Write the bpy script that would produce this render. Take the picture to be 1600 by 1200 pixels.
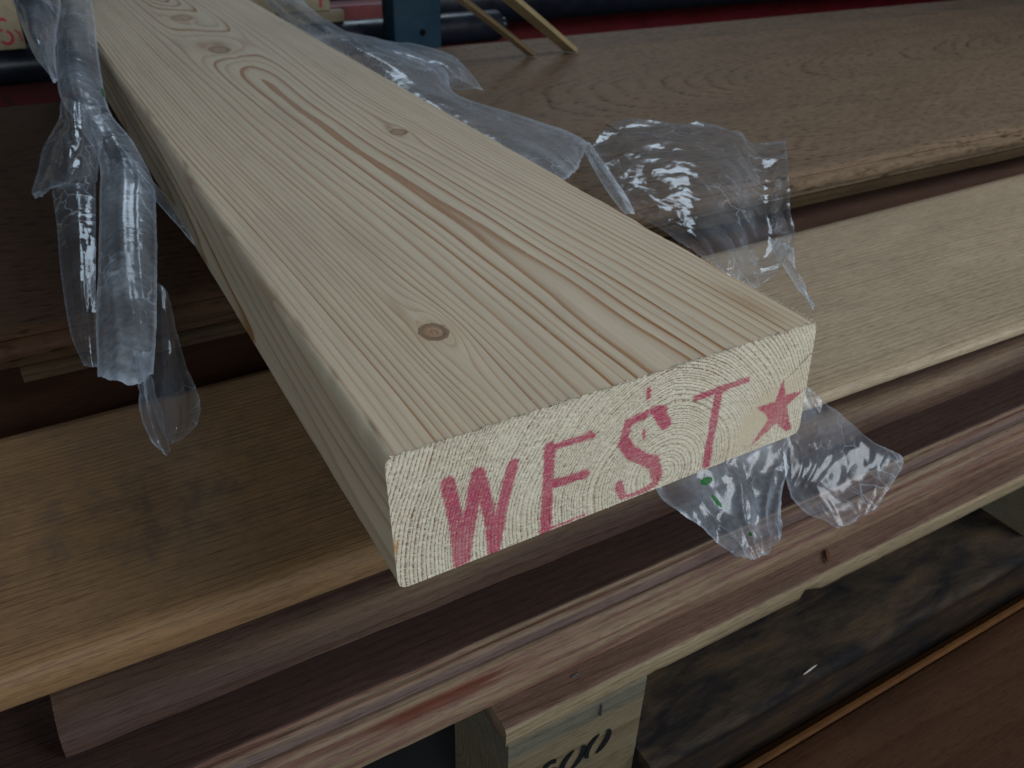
import bpy, bmesh, math, random
import numpy as np
from mathutils import Matrix, Vector

for o in list(bpy.data.objects):
    bpy.data.objects.remove(o, do_unlink=True)
scene = bpy.context.scene
COL = scene.collection
rng = np.random.default_rng(7)
random.seed(7)

# ------------------------------------------------------------------ camera
cam_data = bpy.data.cameras.new("camera")
cam = bpy.data.objects.new("camera", cam_data)
COL.objects.link(cam)
RGT = Vector((0.86900346, -0.49430783, 0.02219828))
UP = Vector((0.25443421, 0.48487742, 0.83675392))
BCK = Vector((-0.42437746, -0.72149404, 0.54712898))
M = Matrix.Identity(4)
for i, v in enumerate((RGT, UP, BCK)):
    for k in range(3):
        M[k][i] = v[k]
M.translation = Vector((-0.0491848, -0.1384333, 0.1529286))
cam.matrix_world = M
cam_data.sensor_fit = 'HORIZONTAL'
cam_data.sensor_width = 36.0
cam_data.lens = 36.0 * 1303.2 / 1600.0
cam_data.clip_start = 0.01
cam_data.clip_end = 50.0
cam_data.dof.use_dof = True
cam_data.dof.focus_distance = 0.225
cam_data.dof.aperture_fstop = 32.0
scene.camera = cam

# ------------------------------------------------------------------ world (dim shed interior)
world = bpy.data.worlds.new("World")
scene.world = world
world.use_nodes = True
bg = world.node_tree.nodes["Background"]
bg.inputs[0].default_value = (0.55, 0.70, 1.0, 1)
bg.inputs[1].default_value = 0.022

# ------------------------------------------------------------------ lamps: cool daylight from a big door
def area(name, loc, target, sx, sy, power, color):
    d = bpy.data.lights.new(name, 'AREA')
    d.shape = 'RECTANGLE'
    d.size = sx
    d.size_y = sy
    d.energy = power
    d.color = color
    o = bpy.data.objects.new(name, d)
    COL.objects.link(o)
    o.location = loc
    o.rotation_euler = (Vector(target) - Vector(loc)).to_track_quat('-Z', 'Y').to_euler()
    return o
area("door_light", (0.78, -0.50, 0.60), (0.1, 0.08, 0.0), 0.65, 0.45, 6.2, (0.90, 0.96, 1.0))
area("entrance_light", (-0.45, -1.05, 0.42), (0.05, 0.0, 0.0), 0.9, 0.45, 7.0, (0.82, 0.93, 1.0))
area("rear_skylight", (0.75, 1.55, 0.95), (0.2, 0.2, 0.0), 1.0, 0.45, 5.5, (0.70, 0.86, 1.0))

vs = scene.view_settings
vs.view_transform = 'Standard'
vs.look = 'None'
vs.exposure = 0.12
vs.gamma = 1.0
vs.use_curve_mapping = False
scene.render.engine = 'CYCLES'
scene.cycles.transparent_max_bounces = 24

# ------------------------------------------------------------------ numpy noise
def _hash(ix, iy, iz, seed):
    h = (ix * 374761393 + iy * 668265263 + iz * 2147483647 + seed * 1274126177) & 0xFFFFFFFF
    h = ((h ^ (h >> 13)) * 1274126177) & 0xFFFFFFFF
    h = h ^ (h >> 16)
    return (h & 0xFFFFFF) / float(0xFFFFFF) * 2.0 - 1.0

def vnoise(x, y=0.0, z=0.0, seed=0):
    x, y, z = np.broadcast_arrays(np.asarray(x, float), np.asarray(y, float), np.asarray(z, float))
    fx, fy, fz = np.floor(x), np.floor(y), np.floor(z)
    ix, iy, iz = fx.astype(np.int64), fy.astype(np.int64), fz.astype(np.int64)
    def s(t):
        return t * t * t * (t * (t * 6 - 15) + 10)
    ux, uy, uz = s(x - fx), s(y - fy), s(z - fz)
    r = 0.0
    for a in (0, 1):
        wa = ux if a else 1 - ux
        for b in (0, 1):
            wb = uy if b else 1 - uy
            for c in (0, 1):
                wc = uz if c else 1 - uz
                r = r + wa * wb * wc * _hash(ix + a, iy + b, iz + c, seed)
    return r

def fbm(x, y=0.0, z=0.0, seed=0, oct=3):
    r, a, f = 0.0, 1.0, 1.0
    for o in range(oct):
        r = r + a * vnoise(np.asarray(x) * f, np.asarray(y) * f, np.asarray(z) * f, seed + o)
        a *= 0.5
        f *= 2.03
    return r

def sstep(a, b, t):
    t = np.clip((t - a) / (b - a), 0, 1)
    return t * t * (3 - 2 * t)

# ------------------------------------------------------------------ object helpers
def tag(o, label=None, cat=None, group=None, kind=None):
    if label: o["label"] = label
    if cat: o["category"] = cat
    if group: o["group"] = group
    if kind: o["kind"] = kind
    return o

def mesh_obj(name, verts, faces, mats, parent=None, attrs=None, matidx=None, smooth=True, fixn=False):
    """verts in metres, world space; origin goes to the base centre of the mesh."""
    v = np.asarray(verts, float)
    lo, hi = v.min(0), v.max(0)
    org = np.array([(lo[0] + hi[0]) / 2, (lo[1] + hi[1]) / 2, lo[2]])
    me = bpy.data.meshes.new(name)
    me.from_pydata((v - org).tolist(), [], [tuple(int(i) for i in f) for f in faces])
    if attrs:
        for k, a in attrs.items():
            a = np.asarray(a, np.float32)
            if a.ndim == 1:
                at = me.attributes.new(k, 'FLOAT', 'POINT')
                at.data.foreach_set('value', a)
            else:
                at = me.attributes.new(k, 'FLOAT_COLOR', 'POINT')
                c = np.ones((len(a), 4), np.float32)
                c[:, :3] = a
                at.data.foreach_set('color', c.ravel())
    for m in (mats if isinstance(mats, (list, tuple)) else [mats]):
        me.materials.append(m)
    if matidx is not None:
        me.polygons.foreach_set('material_index', np.asarray(matidx, np.int32))
    if fixn:
        bm = bmesh.new()
        bm.from_mesh(me)
        bmesh.ops.recalc_face_normals(bm, faces=bm.faces)
        bm.to_mesh(me)
        bm.free()
    me.polygons.foreach_set('use_smooth', np.full(len(me.polygons), smooth, bool))
    me.update()
    o = bpy.data.objects.new(name, me)
    COL.objects.link(o)
    if parent is not None:
        o.parent = parent
        o.location = Vector(org.tolist()) - parent.location - (parent.parent.location if parent.parent else Vector((0, 0, 0)))
    else:
        o.location = org.tolist()
    return o

def empty(name, loc):
    o = bpy.data.objects.new(name, None)
    o.empty_display_size = 0.02
    COL.objects.link(o)
    o.location = loc
    return o

def sharp_by_angle(o, deg=40):
    me = o.data
    bm = bmesh.new()
    bm.from_mesh(me)
    lim = math.radians(deg)
    for e in bm.edges:
        e.smooth = not (len(e.link_faces) == 2 and e.calc_face_angle(0) > lim)
    bm.to_mesh(me)
    bm.free()

# ------------------------------------------------------------------ node helper
class NT:
    def __init__(self, name):
        self.m = bpy.data.materials.new(name)
        self.m.use_nodes = True
        self.t = self.m.node_tree
        self.t.nodes.clear()
        self.out = self.t.nodes.new('ShaderNodeOutputMaterial')
    def n(self, typ, **kw):
        nd = self.t.nodes.new(typ)
        for k, v in kw.items():
            setattr(nd, k, v)
        return nd
    def put(self, sock, val):
        if isinstance(val, bpy.types.NodeSocket):
            self.t.links.new(val, sock)
        elif isinstance(val, (tuple, list)) and len(val) == 3 and sock.type == 'RGBA':
            sock.default_value = (*val, 1)
        else:
            sock.default_value = val
    def math(self, op, a, b=0.0, c=None, clamp=False):
        nd = self.n('ShaderNodeMath', operation=op, use_clamp=clamp)
        self.put(nd.inputs[0], a)
        self.put(nd.inputs[1], b)
        if c is not None: self.put(nd.inputs[2], c)
        return nd.outputs[0]
    def attr(self, name, out='Fac'):
        nd = self.n('ShaderNodeAttribute', attribute_name=name)
        return nd.outputs[out]
    def coords(self, scale=(1, 1, 1), rot=(0, 0, 0)):
        tc = self.n('ShaderNodeTexCoord')
        mp = self.n('ShaderNodeMapping')
        mp.inputs['Scale'].default_value = scale
        mp.inputs['Rotation'].default_value = rot
        self.t.links.new(tc.outputs['Object'], mp.inputs['Vector'])
        return mp.outputs[0]
    def noise(self, vec, scale=1.0, detail=2.0, rough=0.5, dist=0.0):
        nd = self.n('ShaderNodeTexNoise')
        self.put(nd.inputs['Vector'], vec)
        nd.inputs['Scale'].default_value = scale
        nd.inputs['Detail'].default_value = detail
        nd.inputs['Roughness'].default_value = rough
        nd.inputs['Distortion'].default_value = dist
        return nd.outputs[0]
    def ramp(self, fac, stops, interp='LINEAR'):
        nd = self.n('ShaderNodeValToRGB')
        cr = nd.color_ramp
        cr.interpolation = interp
        while len(cr.elements) < len(stops):
            cr.elements.new(0.5)
        for e, (p, c) in zip(cr.elements, stops):
            e.position = p
            e.color = (c, c, c, 1) if isinstance(c, (int, float)) else (*c, 1)
        self.put(nd.inputs[0], fac)
        return nd.outputs[0]
    def mix(self, fac, a, b, mode='MIX'):
        nd = self.n('ShaderNodeMix', data_type='RGBA', blend_type=mode)
        nd.clamp_factor = True
        self.put(nd.inputs['Factor'], fac)
        self.put(nd.inputs[6], a)
        self.put(nd.inputs[7], b)
        return nd.outputs[2]
    def maprange(self, v, a, b, c, d):
        nd = self.n('ShaderNodeMapRange')
        for s, x in zip(nd.inputs, (v, a, b, c, d)):
            self.put(s, x)
        return nd.outputs[0]
    def bump(self, height, strength=0.3, dist=0.001, normal=None):
        nd = self.n('ShaderNodeBump')
        nd.inputs['Strength'].default_value = strength
        nd.inputs['Distance'].default_value = dist
        self.put(nd.inputs['Height'], height)
        if normal is not None: self.put(nd.inputs['Normal'], normal)
        return nd.outputs[0]
    def principled(self, color, rough=0.55, spec=0.3, normal=None, metal=0.0):
        p = self.n('ShaderNodeBsdfPrincipled')
        self.put(p.inputs['Base Color'], color)
        self.put(p.inputs['Roughness'], rough)
        p.inputs['Specular IOR Level'].default_value = spec
        p.inputs['Metallic'].default_value = metal
        if normal is not None: self.put(p.inputs['Normal'], normal)
        self.t.links.new(p.outputs[0], self.out.inputs['Surface'])
        return p
# ------------------------------------------------------------------ materials
def ring_tone(N, ring, seed_scale=1.0):
    """latewood mask 0..1 from a growth-ring coordinate"""
    f = N.math('FRACT', ring)
    k = N.math('FLOOR', ring)
    wn = N.n('ShaderNodeTexWhiteNoise', noise_dimensions='1D')
    N.put(wn.inputs['W'], k)
    amp = N.maprange(wn.outputs['Value'], 0, 1, 0.30, 1.15)
    m = N.ramp(f, [(0.0, 0.12), (0.05, 0.0), (0.45, 0.05), (0.70, 0.28), (0.86, 0.95), (0.96, 1.0), (1.0, 0.12)])
    return N.math('MULTIPLY', m, amp)

def mat_plank_side():
    N = NT('planed_softwood')
    ring = N.attr('ring')
    fine = N.noise(N.coords((700, 18, 700)), 1.0, 3, 0.6)
    wob = N.noise(N.coords((160, 7, 160)), 1.0, 2, 0.5)
    ring2 = N.math('ADD', ring, N.math('MULTIPLY', N.math('SUBTRACT', wob, 0.5), 0.16))
    ring2 = N.math('ADD', ring2, N.math('MULTIPLY', N.math('SUBTRACT', fine, 0.5), 0.14))
    late = ring_tone(N, ring2)
    broad = N.noise(N.coords((14, 2.5, 14)), 1.0, 3, 0.6)
    early = N.mix(broad, (0.57, 0.462, 0.325), (0.655, 0.56, 0.425))
    latec = N.mix(N.noise(N.coords((60, 4, 60)), 1.0, 2, 0.5), (0.32, 0.13, 0.036), (0.36, 0.195, 0.08))
    c = N.mix(N.math('MULTIPLY', late, N.math('MULTIPLY_ADD', N.attr('apex'), 0.45, 0.92), clamp=True), early, latec)
    f0 = N.math('FRACT', ring2)
    sk = N.math('MULTIPLY', N.attr('streak'), N.ramp(f0, [(0.62, 0.0), (0.80, 1.0), (0.985, 1.0), (1.0, 0.0)]))
    sk = N.math('MULTIPLY', sk, N.ramp(N.noise(N.coords((420, 26, 420)), 1.0, 3, 0.6), [(0.38, 0.10), (0.56, 0.65)]))
    c = N.mix(sk, c, N.mix(fine, (0.30, 0.125, 0.045), (0.43, 0.235, 0.11)))
    fib = N.ramp(fine, [(0.30, 0.86), (0.62, 1.05)])
    c = N.mix(0.8, c, fib, 'MULTIPLY')
    scuff = N.noise(N.coords((220, 60, 220), (0, 0, 0.5)), 1.0, 4, 0.7)
    grime = N.noise(N.coords((34, 12, 34)), 1.0, 5, 0.65)
    c = N.mix(N.ramp(grime, [(0.52, 0.0), (0.74, 0.28)]), c, (0.34, 0.28, 0.21))
    c = N.mix(N.ramp(scuff, [(0.64, 0.0), (0.72, 0.18)]), c, (0.74, 0.68, 0.56))
    # knots: kd = distance over the knot radius, ks = how dark the knot is
    kd, ks = N.attr('kd'), N.attr('ks')
    kn = N.noise(N.coords((900, 900, 900)), 1.0, 3, 0.6)
    kdn = N.math('ADD', kd, N.math('MULTIPLY', N.math('SUBTRACT', kn, 0.5), 0.35))
    rings_in = N.math('SINE', N.math('MULTIPLY', kdn, 16.0))
    incol = N.mix(N.maprange(rings_in, -1, 1, 0, 1), (0.20, 0.105, 0.06), (0.36, 0.22, 0.13))
    inside = N.ramp(kdn, [(0.86, 1.0), (1.06, 0.0)])
    c = N.mix(N.math('MULTIPLY', inside, ks), c, incol)
    rim = N.ramp(N.math('MULTIPLY', kdn, 0.5), [(0.36, 0.0), (0.42, 1.0), (0.54, 1.0), (0.60, 0.0)])
    c = N.mix(N.math('MULTIPLY', N.math('MULTIPLY', rim, ks), 0.85), c, (0.055, 0.028, 0.02))
    halo = N.ramp(N.math('MULTIPLY', kdn, 0.3), [(0.3, 0.35), (0.75, 0.0)])
    c = N.mix(halo, c, (0.46, 0.30, 0.17))
    # smudges and a resin stain beside the end
    st = N.attr('stain')
    c = N.mix(st, c, (0.34, 0.20, 0.09))
    h = N.math('ADD', N.math('MULTIPLY', fine, 0.6), N.math('MULTIPLY', late, 0.6))
    h = N.math('SUBTRACT', h, N.math('MULTIPLY', rim, 2.0))
    grit = N.noise(N.coords((2600, 1500, 2600)), 1.0, 2, 0.6)
    h = N.math('ADD', h, N.math('MULTIPLY', grit, 0.45))
    N.principled(c, N.maprange(late, 0, 1, 0.64, 0.5), 0.2, N.bump(h, 0.35, 0.00025))
    return N.m

def mat_plank_end():
    N = NT('sawn_end_grain')
    ring = N.attr('ring')
    saw = N.noise(N.coords((420, 420, 2900), (0, math.radians(22), 0)), 1.0, 3, 0.6)
    pit = N.noise(N.coords((1500, 1500, 1500)), 1.0, 3, 0.65)
    pit2 = N.noise(N.coords((3400, 3400, 3400)), 1.0, 2, 0.6)
    r2 = N.math('ADD', ring, N.math('MULTIPLY', N.math('SUBTRACT', pit, 0.5), 0.28))
    late = ring_tone(N, r2)
    r3 = N.math('MULTIPLY', r2, 2.0)
    late2 = N.ramp(N.math('FRACT', r3), [(0.0, 0), (0.6, 0.15), (0.82, 1.0), (1.0, 0)])
    lines = N.math('MAXIMUM', N.math('MULTIPLY', late, 0.85), N.math('MULTIPLY', late2, 0.9))
    broken = N.ramp(pit, [(0.38, 0.3), (0.54, 1.0)])
    region = N.noise(N.coords((38, 38, 38)), 1.0, 3, 0.6)
    lines = N.math('MULTIPLY', lines, broken)
    lines = N.math('MULTIPLY', lines, N.math('MULTIPLY_ADD', N.attr('bold'), 0.55, N.ramp(region, [(0.35, 0.6), (0.60, 1.0)])), clamp=True)
    dash = N.noise(N.coords((700, 700, 1900), (0, math.radians(38), 0)), 1.0, 3, 0.6)
    lines = N.math('MULTIPLY', lines, N.ramp(dash, [(0.36, 0.4), (0.48, 1.15)]))
    holes = N.math('MULTIPLY', N.ramp(N.math('MULTIPLY', pit, dash), [(0.30, 0.0), (0.36, 0.75)]), N.ramp(region, [(0.42, 0.1), (0.6, 0.8)]))
    lines = N.math('MAXIMUM', lines, holes)
    c = N.mix(N.noise(N.coords((60, 60, 60)), 1.0, 3, 0.6), (0.63, 0.55, 0.395), (0.76, 0.69, 0.545))
    c = N.mix(lines, c, (0.18, 0.08, 0.032))
    c = N.mix(N.ramp(pit2, [(0.52, 0.0), (0.72, 0.7)]), c, (0.84, 0.81, 0.74))
    c = N.mix(0.55, c, N.ramp(saw, [(0.35, 0.84), (0.62, 1.06)]), 'MULTIPLY')
    sm = N.attr('smooth_grain')
    c = N.mix(N.math('MULTIPLY', sm, 0.8), c, N.mix(N.ramp(N.math('FRACT', N.math('MULTIPLY', ring, 3.0)), [(0, 0.1), (0.8, 0.75), (1, 0.1)]), (0.66, 0.57, 0.42), (0.50, 0.38, 0.24)))
    c = N.mix(N.attr('edge_resin'), c, (0.42, 0.20, 0.045))
    # stamped red ink (signed distance in mm)
    d = N.attr('ink')
    dn = N.math('ADD', d, N.math('MULTIPLY', N.math('SUBTRACT', pit, 0.5), 1.3))
    dn = N.math('ADD', dn, N.math('MULTIPLY', N.math('SUBTRACT', saw, 0.5), 1.6))
    ink = N.ramp(N.maprange(dn, -0.5, 0.35, 0, 1), [(0.15, 0.88), (0.85, 0.0)])
    hole = N.ramp(N.math('ADD', N.math('MULTIPLY', dash, 0.5), N.math('ADD', N.math('MULTIPLY', saw, 0.25), N.math('MULTIPLY', pit2, 0.25))), [(0.46, 1.0), (0.64, 0.55)])
    inkc = N.mix(N.noise(N.coords((240, 240, 240)), 1.0, 3, 0.6), (0.33, 0.004, 0.052), (0.48, 0.014, 0.11))
    ink = N.math('MULTIPLY', ink, N.ramp(region, [(0.32, 0.80), (0.55, 1.0)]))
    c = N.mix(N.math('MULTIPLY', ink, hole), c, inkc)
    ck = N.attr('crack')
    c = N.mix(N.ramp(N.math('ADD', ck, N.math('MULTIPLY', N.math('SUBTRACT', pit, .5), .25)), [(0.12, 1.0), (0.36, 0.0)]), c, (0.035, 0.02, 0.015))
    rough_amt = N.math('SUBTRACT', 1.0, N.math('MULTIPLY', sm, 0.75))
    h = N.math('ADD', N.math('MULTIPLY', saw, 0.8), N.math('MULTIPLY', pit2, 0.7))
    h = N.math('SUBTRACT', N.math('ADD', h, pit), N.math('MULTIPLY', lines, 0.9))
    h = N.math('MULTIPLY', h, rough_amt)
    N.principled(c, 0.72, 0.25, N.bump(N.math('ADD', h, N.math('MULTIPLY', dash, 0.8)), 0.42, 0.00045))
    return N.m

def mat_board(name, ring_amt=0.55, dark=(0.4, 0.28, 0.2), fibre=0.6, stain=0.0, stain_col=(0.03, 0.035, 0.045), stain_sc=(14, 22, 22), stain_lo=0.5, stain_hi=0.62, fleck=0.0, rough=0.5, spec=0.35, bump=0.3, blot_amt=0.7, band=0.0):
    """planed or weathered board: per-vertex wood tint x growth rings x fibres x dirt"""
    N = NT(name)
    tint = N.attr('tint', 'Color')
    ring = N.attr('ring')
    fine = N.noise(N.coords((26, 1300, 1300)), 1.0, 5, 0.65)
    pores = N.noise(N.coords((160, 2600, 2600)), 1.0, 3, 0.6)
    wob = N.noise(N.coords((9, 200, 200)), 1.0, 2, 0.5)
    r2 = N.math('ADD', ring, N.math('MULTIPLY', N.math('SUBTRACT', wob, 0.5), 0.5))
    r2 = N.math('ADD', r2, N.math('MULTIPLY', N.math('SUBTRACT', fine, 0.5), 0.3))
    late = ring_tone(N, r2)
    dk = N.n('ShaderNodeRGB')
    dk.outputs[0].default_value = (*dark, 1)
    c = N.mix(N.math('MULTIPLY', late, ring_amt), tint, N.mix(1.0, tint, dk.outputs[0], 'MULTIPLY'))
    c = N.mix(fibre, c, N.ramp(fine, [(0.28, 0.62), (0.66, 1.14)]), 'MULTIPLY')
    c = N.mix(0.75, c, N.ramp(pores, [(0.36, 0.55), (0.50, 1.0)]), 'MULTIPLY')
    blot = N.noise(N.coords((14, 45, 45)), 1.0, 5, 0.65)
    c = N.mix(blot_amt, c, N.ramp(blot, [(0.3, 0.74), (0.68, 1.16)]), 'MULTIPLY')
    if fleck:
        fl = N.noise(N.coords((130, 330, 330)), 1.0, 2, 0.5)
        flm = N.math('MULTIPLY', N.ramp(fl, [(0.50, 0.0), (0.62, 1.0)]), N.math('MULTIPLY', N.math('ADD', late, 0.25), fleck), clamp=True)
        c = N.mix(flm, c, N.mix(1.0, c, (0.38, 0.30, 0.26), 'MULTIPLY'))
    if stain:
        sn = N.noise(N.coords(stain_sc), 1.0, 5, 0.62, 0.4)
        sn = N.math('ADD', sn, N.math('MULTIPLY', N.math('SUBTRACT', fine, 0.5), 0.12))
        sm_ = N.math('MULTIPLY', N.ramp(sn, [(stain_lo, 0.0), (stain_hi, 1.0)]), N.attr('dirt'))
        c = N.mix(N.math('MULTIPLY', sm_, stain), c, stain_col)
    h = N.math('ADD', fine, N.math('MULTIPLY', late, 0.5))
    N.principled(c, N.maprange(blot, 0.3, 0.7, rough - 0.06, rough + 0.1), spec, N.bump(h, bump, 0.0004))
    return N.m

def mat_plain(name, color, rough=0.5, spec=0.4, metal=0.0, wear=None, nsc=60, bump=0.15):
    N = NT(name)
    a = N.noise(N.coords((nsc, nsc, nsc)), 1.0, 4, 0.6)
    c = N.mix(0.8, color, N.ramp(a, [(0.3, 0.7), (0.7, 1.15)]), 'MULTIPLY')
    if wear:
        w = N.noise(N.coords((nsc * 1.7, nsc * 0.6, nsc * 1.7)), 1.0, 5, 0.65)
        c = N.mix(N.ramp(w, [(0.60, 0.0), (0.68, 0.85)]), c, wear)
    N.principled(c, N.maprange(a, 0.3, 0.7, rough - 0.08, rough + 0.1), spec, N.bump(a, bump, 0.0008), metal)
    return N.m

def mat_film(name, haze=0.10, gloss=1.0, rough=0.10, cell=90.0, crinkle=0.3):
    N = NT(name)
    fine = N.noise(N.coords((420, 420, 420)), 1.0, 2, 0.5)
    # crinkle facets: voronoi cells in warped space, whitened along some of their borders
    wv = N.n('ShaderNodeTexNoise')
    N.put(wv.inputs['Vector'], N.coords((60, 60, 60)))
    wv.inputs['Scale'].default_value = 1.0
    vm = N.n('ShaderNodeVectorMath', operation='MULTIPLY_ADD')
    N.put(vm.inputs[0], wv.outputs['Color'])
    vm.inputs[1].default_value = (1.6, 1.6, 1.6)
    N.put(vm.inputs[2], N.coords((cell, cell * 0.55, cell)))
    vo = N.n('ShaderNodeTexVoronoi', feature='DISTANCE_TO_EDGE')
    N.put(vo.inputs['Vector'], vm.outputs[0])
    vo.inputs['Scale'].default_value = 1.0
    vf = N.n('ShaderNodeTexVoronoi', feature='F1')
    N.put(vf.inputs['Vector'], vm.outputs[0])
    vf.inputs['Scale'].default_value = 1.0
    some = N.ramp(N.noise(N.coords((45, 30, 45)), 1.0, 2, 0.5), [(0.50, 0.0), (0.62, 1.0)])
    white = N.math('MULTIPLY', N.ramp(vo.outputs['Distance'], [(0.0, 1.0), (0.045, 0.0)]), some)
    h = N.math('ADD', N.math('MULTIPLY', vf.outputs['Distance'], 1.0), N.math('MULTIPLY', fine, 0.08))
    nrm = N.bump(h, crinkle, 0.0016)
    tr = N.n('ShaderNodeBsdfTransparent')
    tr.inputs[0].default_value = (0.955, 0.965, 0.98, 1)
    df = N.n('ShaderNodeBsdfDiffuse')
    df.inputs[0].default_value = (0.74, 0.84, 0.97, 1)
    N.put(df.inputs['Normal'], nrm)
    tl = N.n('ShaderNodeBsdfTranslucent')
    tl.inputs[0].default_value = (0.74, 0.84, 0.97, 1)
    dm = N.n('ShaderNodeMixShader')
    dm.inputs[0].default_value = 0.45
    N.t.links.new(df.outputs[0], dm.inputs[1])
    N.t.links.new(tl.outputs[0], dm.inputs[2])
    lw = N.n('ShaderNodeLayerWeight')
    lw.inputs[0].default_value = 0.5
    lw2 = N.n('ShaderNodeLayerWeight')
    lw2.inputs[0].default_value = 0.5
    N.put(lw2.inputs['Normal'], nrm)
    hz = N.math('MULTIPLY', N.attr('haze'), haze)
    hz = N.math('MULTIPLY', hz, N.maprange(fine, 0.3, 0.7, 0.75, 1.25))
    hz = N.math('ADD', hz, N.math('MULTIPLY', N.math('POWER', lw.outputs['Facing'], 3.0), 0.18))
    hz = N.math('ADD', hz, N.math('MULTIPLY', white, 0.5), clamp=True)
    m1 = N.n('ShaderNodeMixShader')
    N.put(m1.inputs[0], hz)
    N.t.links.new(tr.outputs[0], m1.inputs[1])
    N.t.links.new(dm.outputs[0], m1.inputs[2])
    gl = N.n('ShaderNodeBsdfGlossy')
    gl.inputs['Color'].default_value = (0.95, 0.97, 1, 1)
    gl.inputs['Roughness'].default_value = rough
    N.put(gl.inputs['Normal'], nrm)
    gf = N.math('ADD', 0.05 * gloss, N.math('MULTIPLY', N.math('POWER', lw2.outputs['Facing'], 4.0), 0.55 * gloss), clamp=True)
    m2 = N.n('ShaderNodeMixShader')
    N.put(m2.inputs[0], gf)
    N.t.links.new(m1.outputs[0], m2.inputs[1])
    N.t.links.new(gl.outputs[0], m2.inputs[2])
    pr = N.attr('print')
    pd = N.n('ShaderNodeBsdfDiffuse')
    pd.inputs[0].default_value = (0.015, 0.13, 0.025, 1)
    m3 = N.n('ShaderNodeMixShader')
    N.put(m3.inputs[0], N.ramp(pr, [(0.45, 0.0), (0.55, 0.9)]))
    N.t.links.new(m2.outputs[0], m3.inputs[1])
    N.t.links.new(pd.outputs[0], m3.inputs[2])
    N.t.links.new(m3.outputs[0], N.out.inputs['Surface'])
    return N.m

# ------------------------------------------------------------------ generic sweep of a YZ profile along X (millimetres in, metres out)
def densify(prof, step):
    out = []
    n = len(prof)
    for i in range(n):
        a, b = np.array(prof[i], float), np.array(prof[(i + 1) % n], float)
        k = max(1, int(np.ceil(np.linalg.norm(b - a) / step)))
        for j in range(k):
            out.append(a + (b - a) * j / k)
    return np.array(out)

def board(name, prof, x0, x1, mat, tint, pith, spacing=2.2, warp=None, nx=110, step=3.0, parent=None, rag=0.0, seed=1, tilt=0.0, wav=1.0, xs=None, dirt=None):
    P = densify(prof, step)
    n = len(P)
    if xs is None:
        xs = np.linspace(x0, x1, nx)
    X = np.repeat(xs, n)
    Yv = np.tile(P[:, 0], len(xs))
    Zv = np.tile(P[:, 1], len(xs))
    y_in, z_in = Yv.copy(), Zv.copy()
    if warp is not None:
        Yv, Zv = warp(X, Yv, Zv)
    if rag:
        Yv = Yv + rag * fbm(X / 9.0, y_in / 9, z_in / 9, seed + 40, 3)
        Zv = Zv + rag * 0.6 * fbm(X / 11.0, y_in / 9 + 7, z_in / 9, seed + 41, 3)
    # growth-ring field (pith line runs along the board)
    py = pith[0] + 4 * vnoise(X / 160.0, seed=seed) + tilt * 0.15 * X
    pz = pith[1] + tilt * X
    r = np.hypot(y_in - py, z_in - pz)
    r = r + wav * (2.2 * vnoise(X / 150.0, y_in / 45, z_in / 45, seed + 3) + 0.8 * vnoise(X / 60.0, y_in / 14, z_in / 14, seed + 5))
    ring = r / spacing
    T = tint(X, y_in, z_in)
    T = np.stack([np.broadcast_to(t, X.shape) for t in T], 1)
    faces = []
    for i in range(len(xs) - 1):
        a, b = i * n, (i + 1) * n
        for j in range(n):
            k = (j + 1) % n
            faces.append((a + j, a + k, b + k, b + j))
    faces.append(tuple(range(n)))
    faces.append(tuple(range((len(xs) - 1) * n, len(xs) * n)))
    o = mesh_obj(name, np.stack([X, Yv, Zv], 1) / 1000.0, faces, mat, parent, {'ring': ring, 'tint': T, 'dirt': np.ones(len(X)) if dirt is None else dirt(X, y_in, z_in)}, fixn=True)
    sharp_by_angle(o, 50)
    return o

def box_verts(x0, x1, y0, y1, z0, z1, bev=0.6):
    bm = bmesh.new()
    bmesh.ops.create_cube(bm, size=1.0)
    for v in bm.verts:
        v.co = ((x0 + x1) / 2 + v.co.x * (x1 - x0), (y0 + y1) / 2 + v.co.y * (y1 - y0), (z0 + z1) / 2 + v.co.z * (z1 - z0))
    if bev:
        bmesh.ops.bevel(bm, geom=list(bm.edges), offset=bev, segments=2, affect='EDGES', profile=0.5)
    vs_ = np.array([v.co[:] for v in bm.verts])
    bm.verts.index_update()
    fs = [[v.index for v in f.verts] for f in bm.faces]
    bm.free()
    return vs_ / 1000.0, fs

def box(name, x0, x1, y0, y1, z0, z1, mat, parent=None, bev=0.6, tint=None):
    v, f = box_verts(x0, x1, y0, y1, z0, z1, bev)
    at = None
    if tint is not None:
        at = {'tint': np.tile(np.array(tint, float), (len(v), 1)), 'ring': np.hypot(v[:, 1] * 1000 - 30, v[:, 2] * 1000 + 300) / 2.5}
    o = mesh_obj(name, v, f, mat, parent, at)
    sharp_by_angle(o, 60)
    return o

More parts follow.
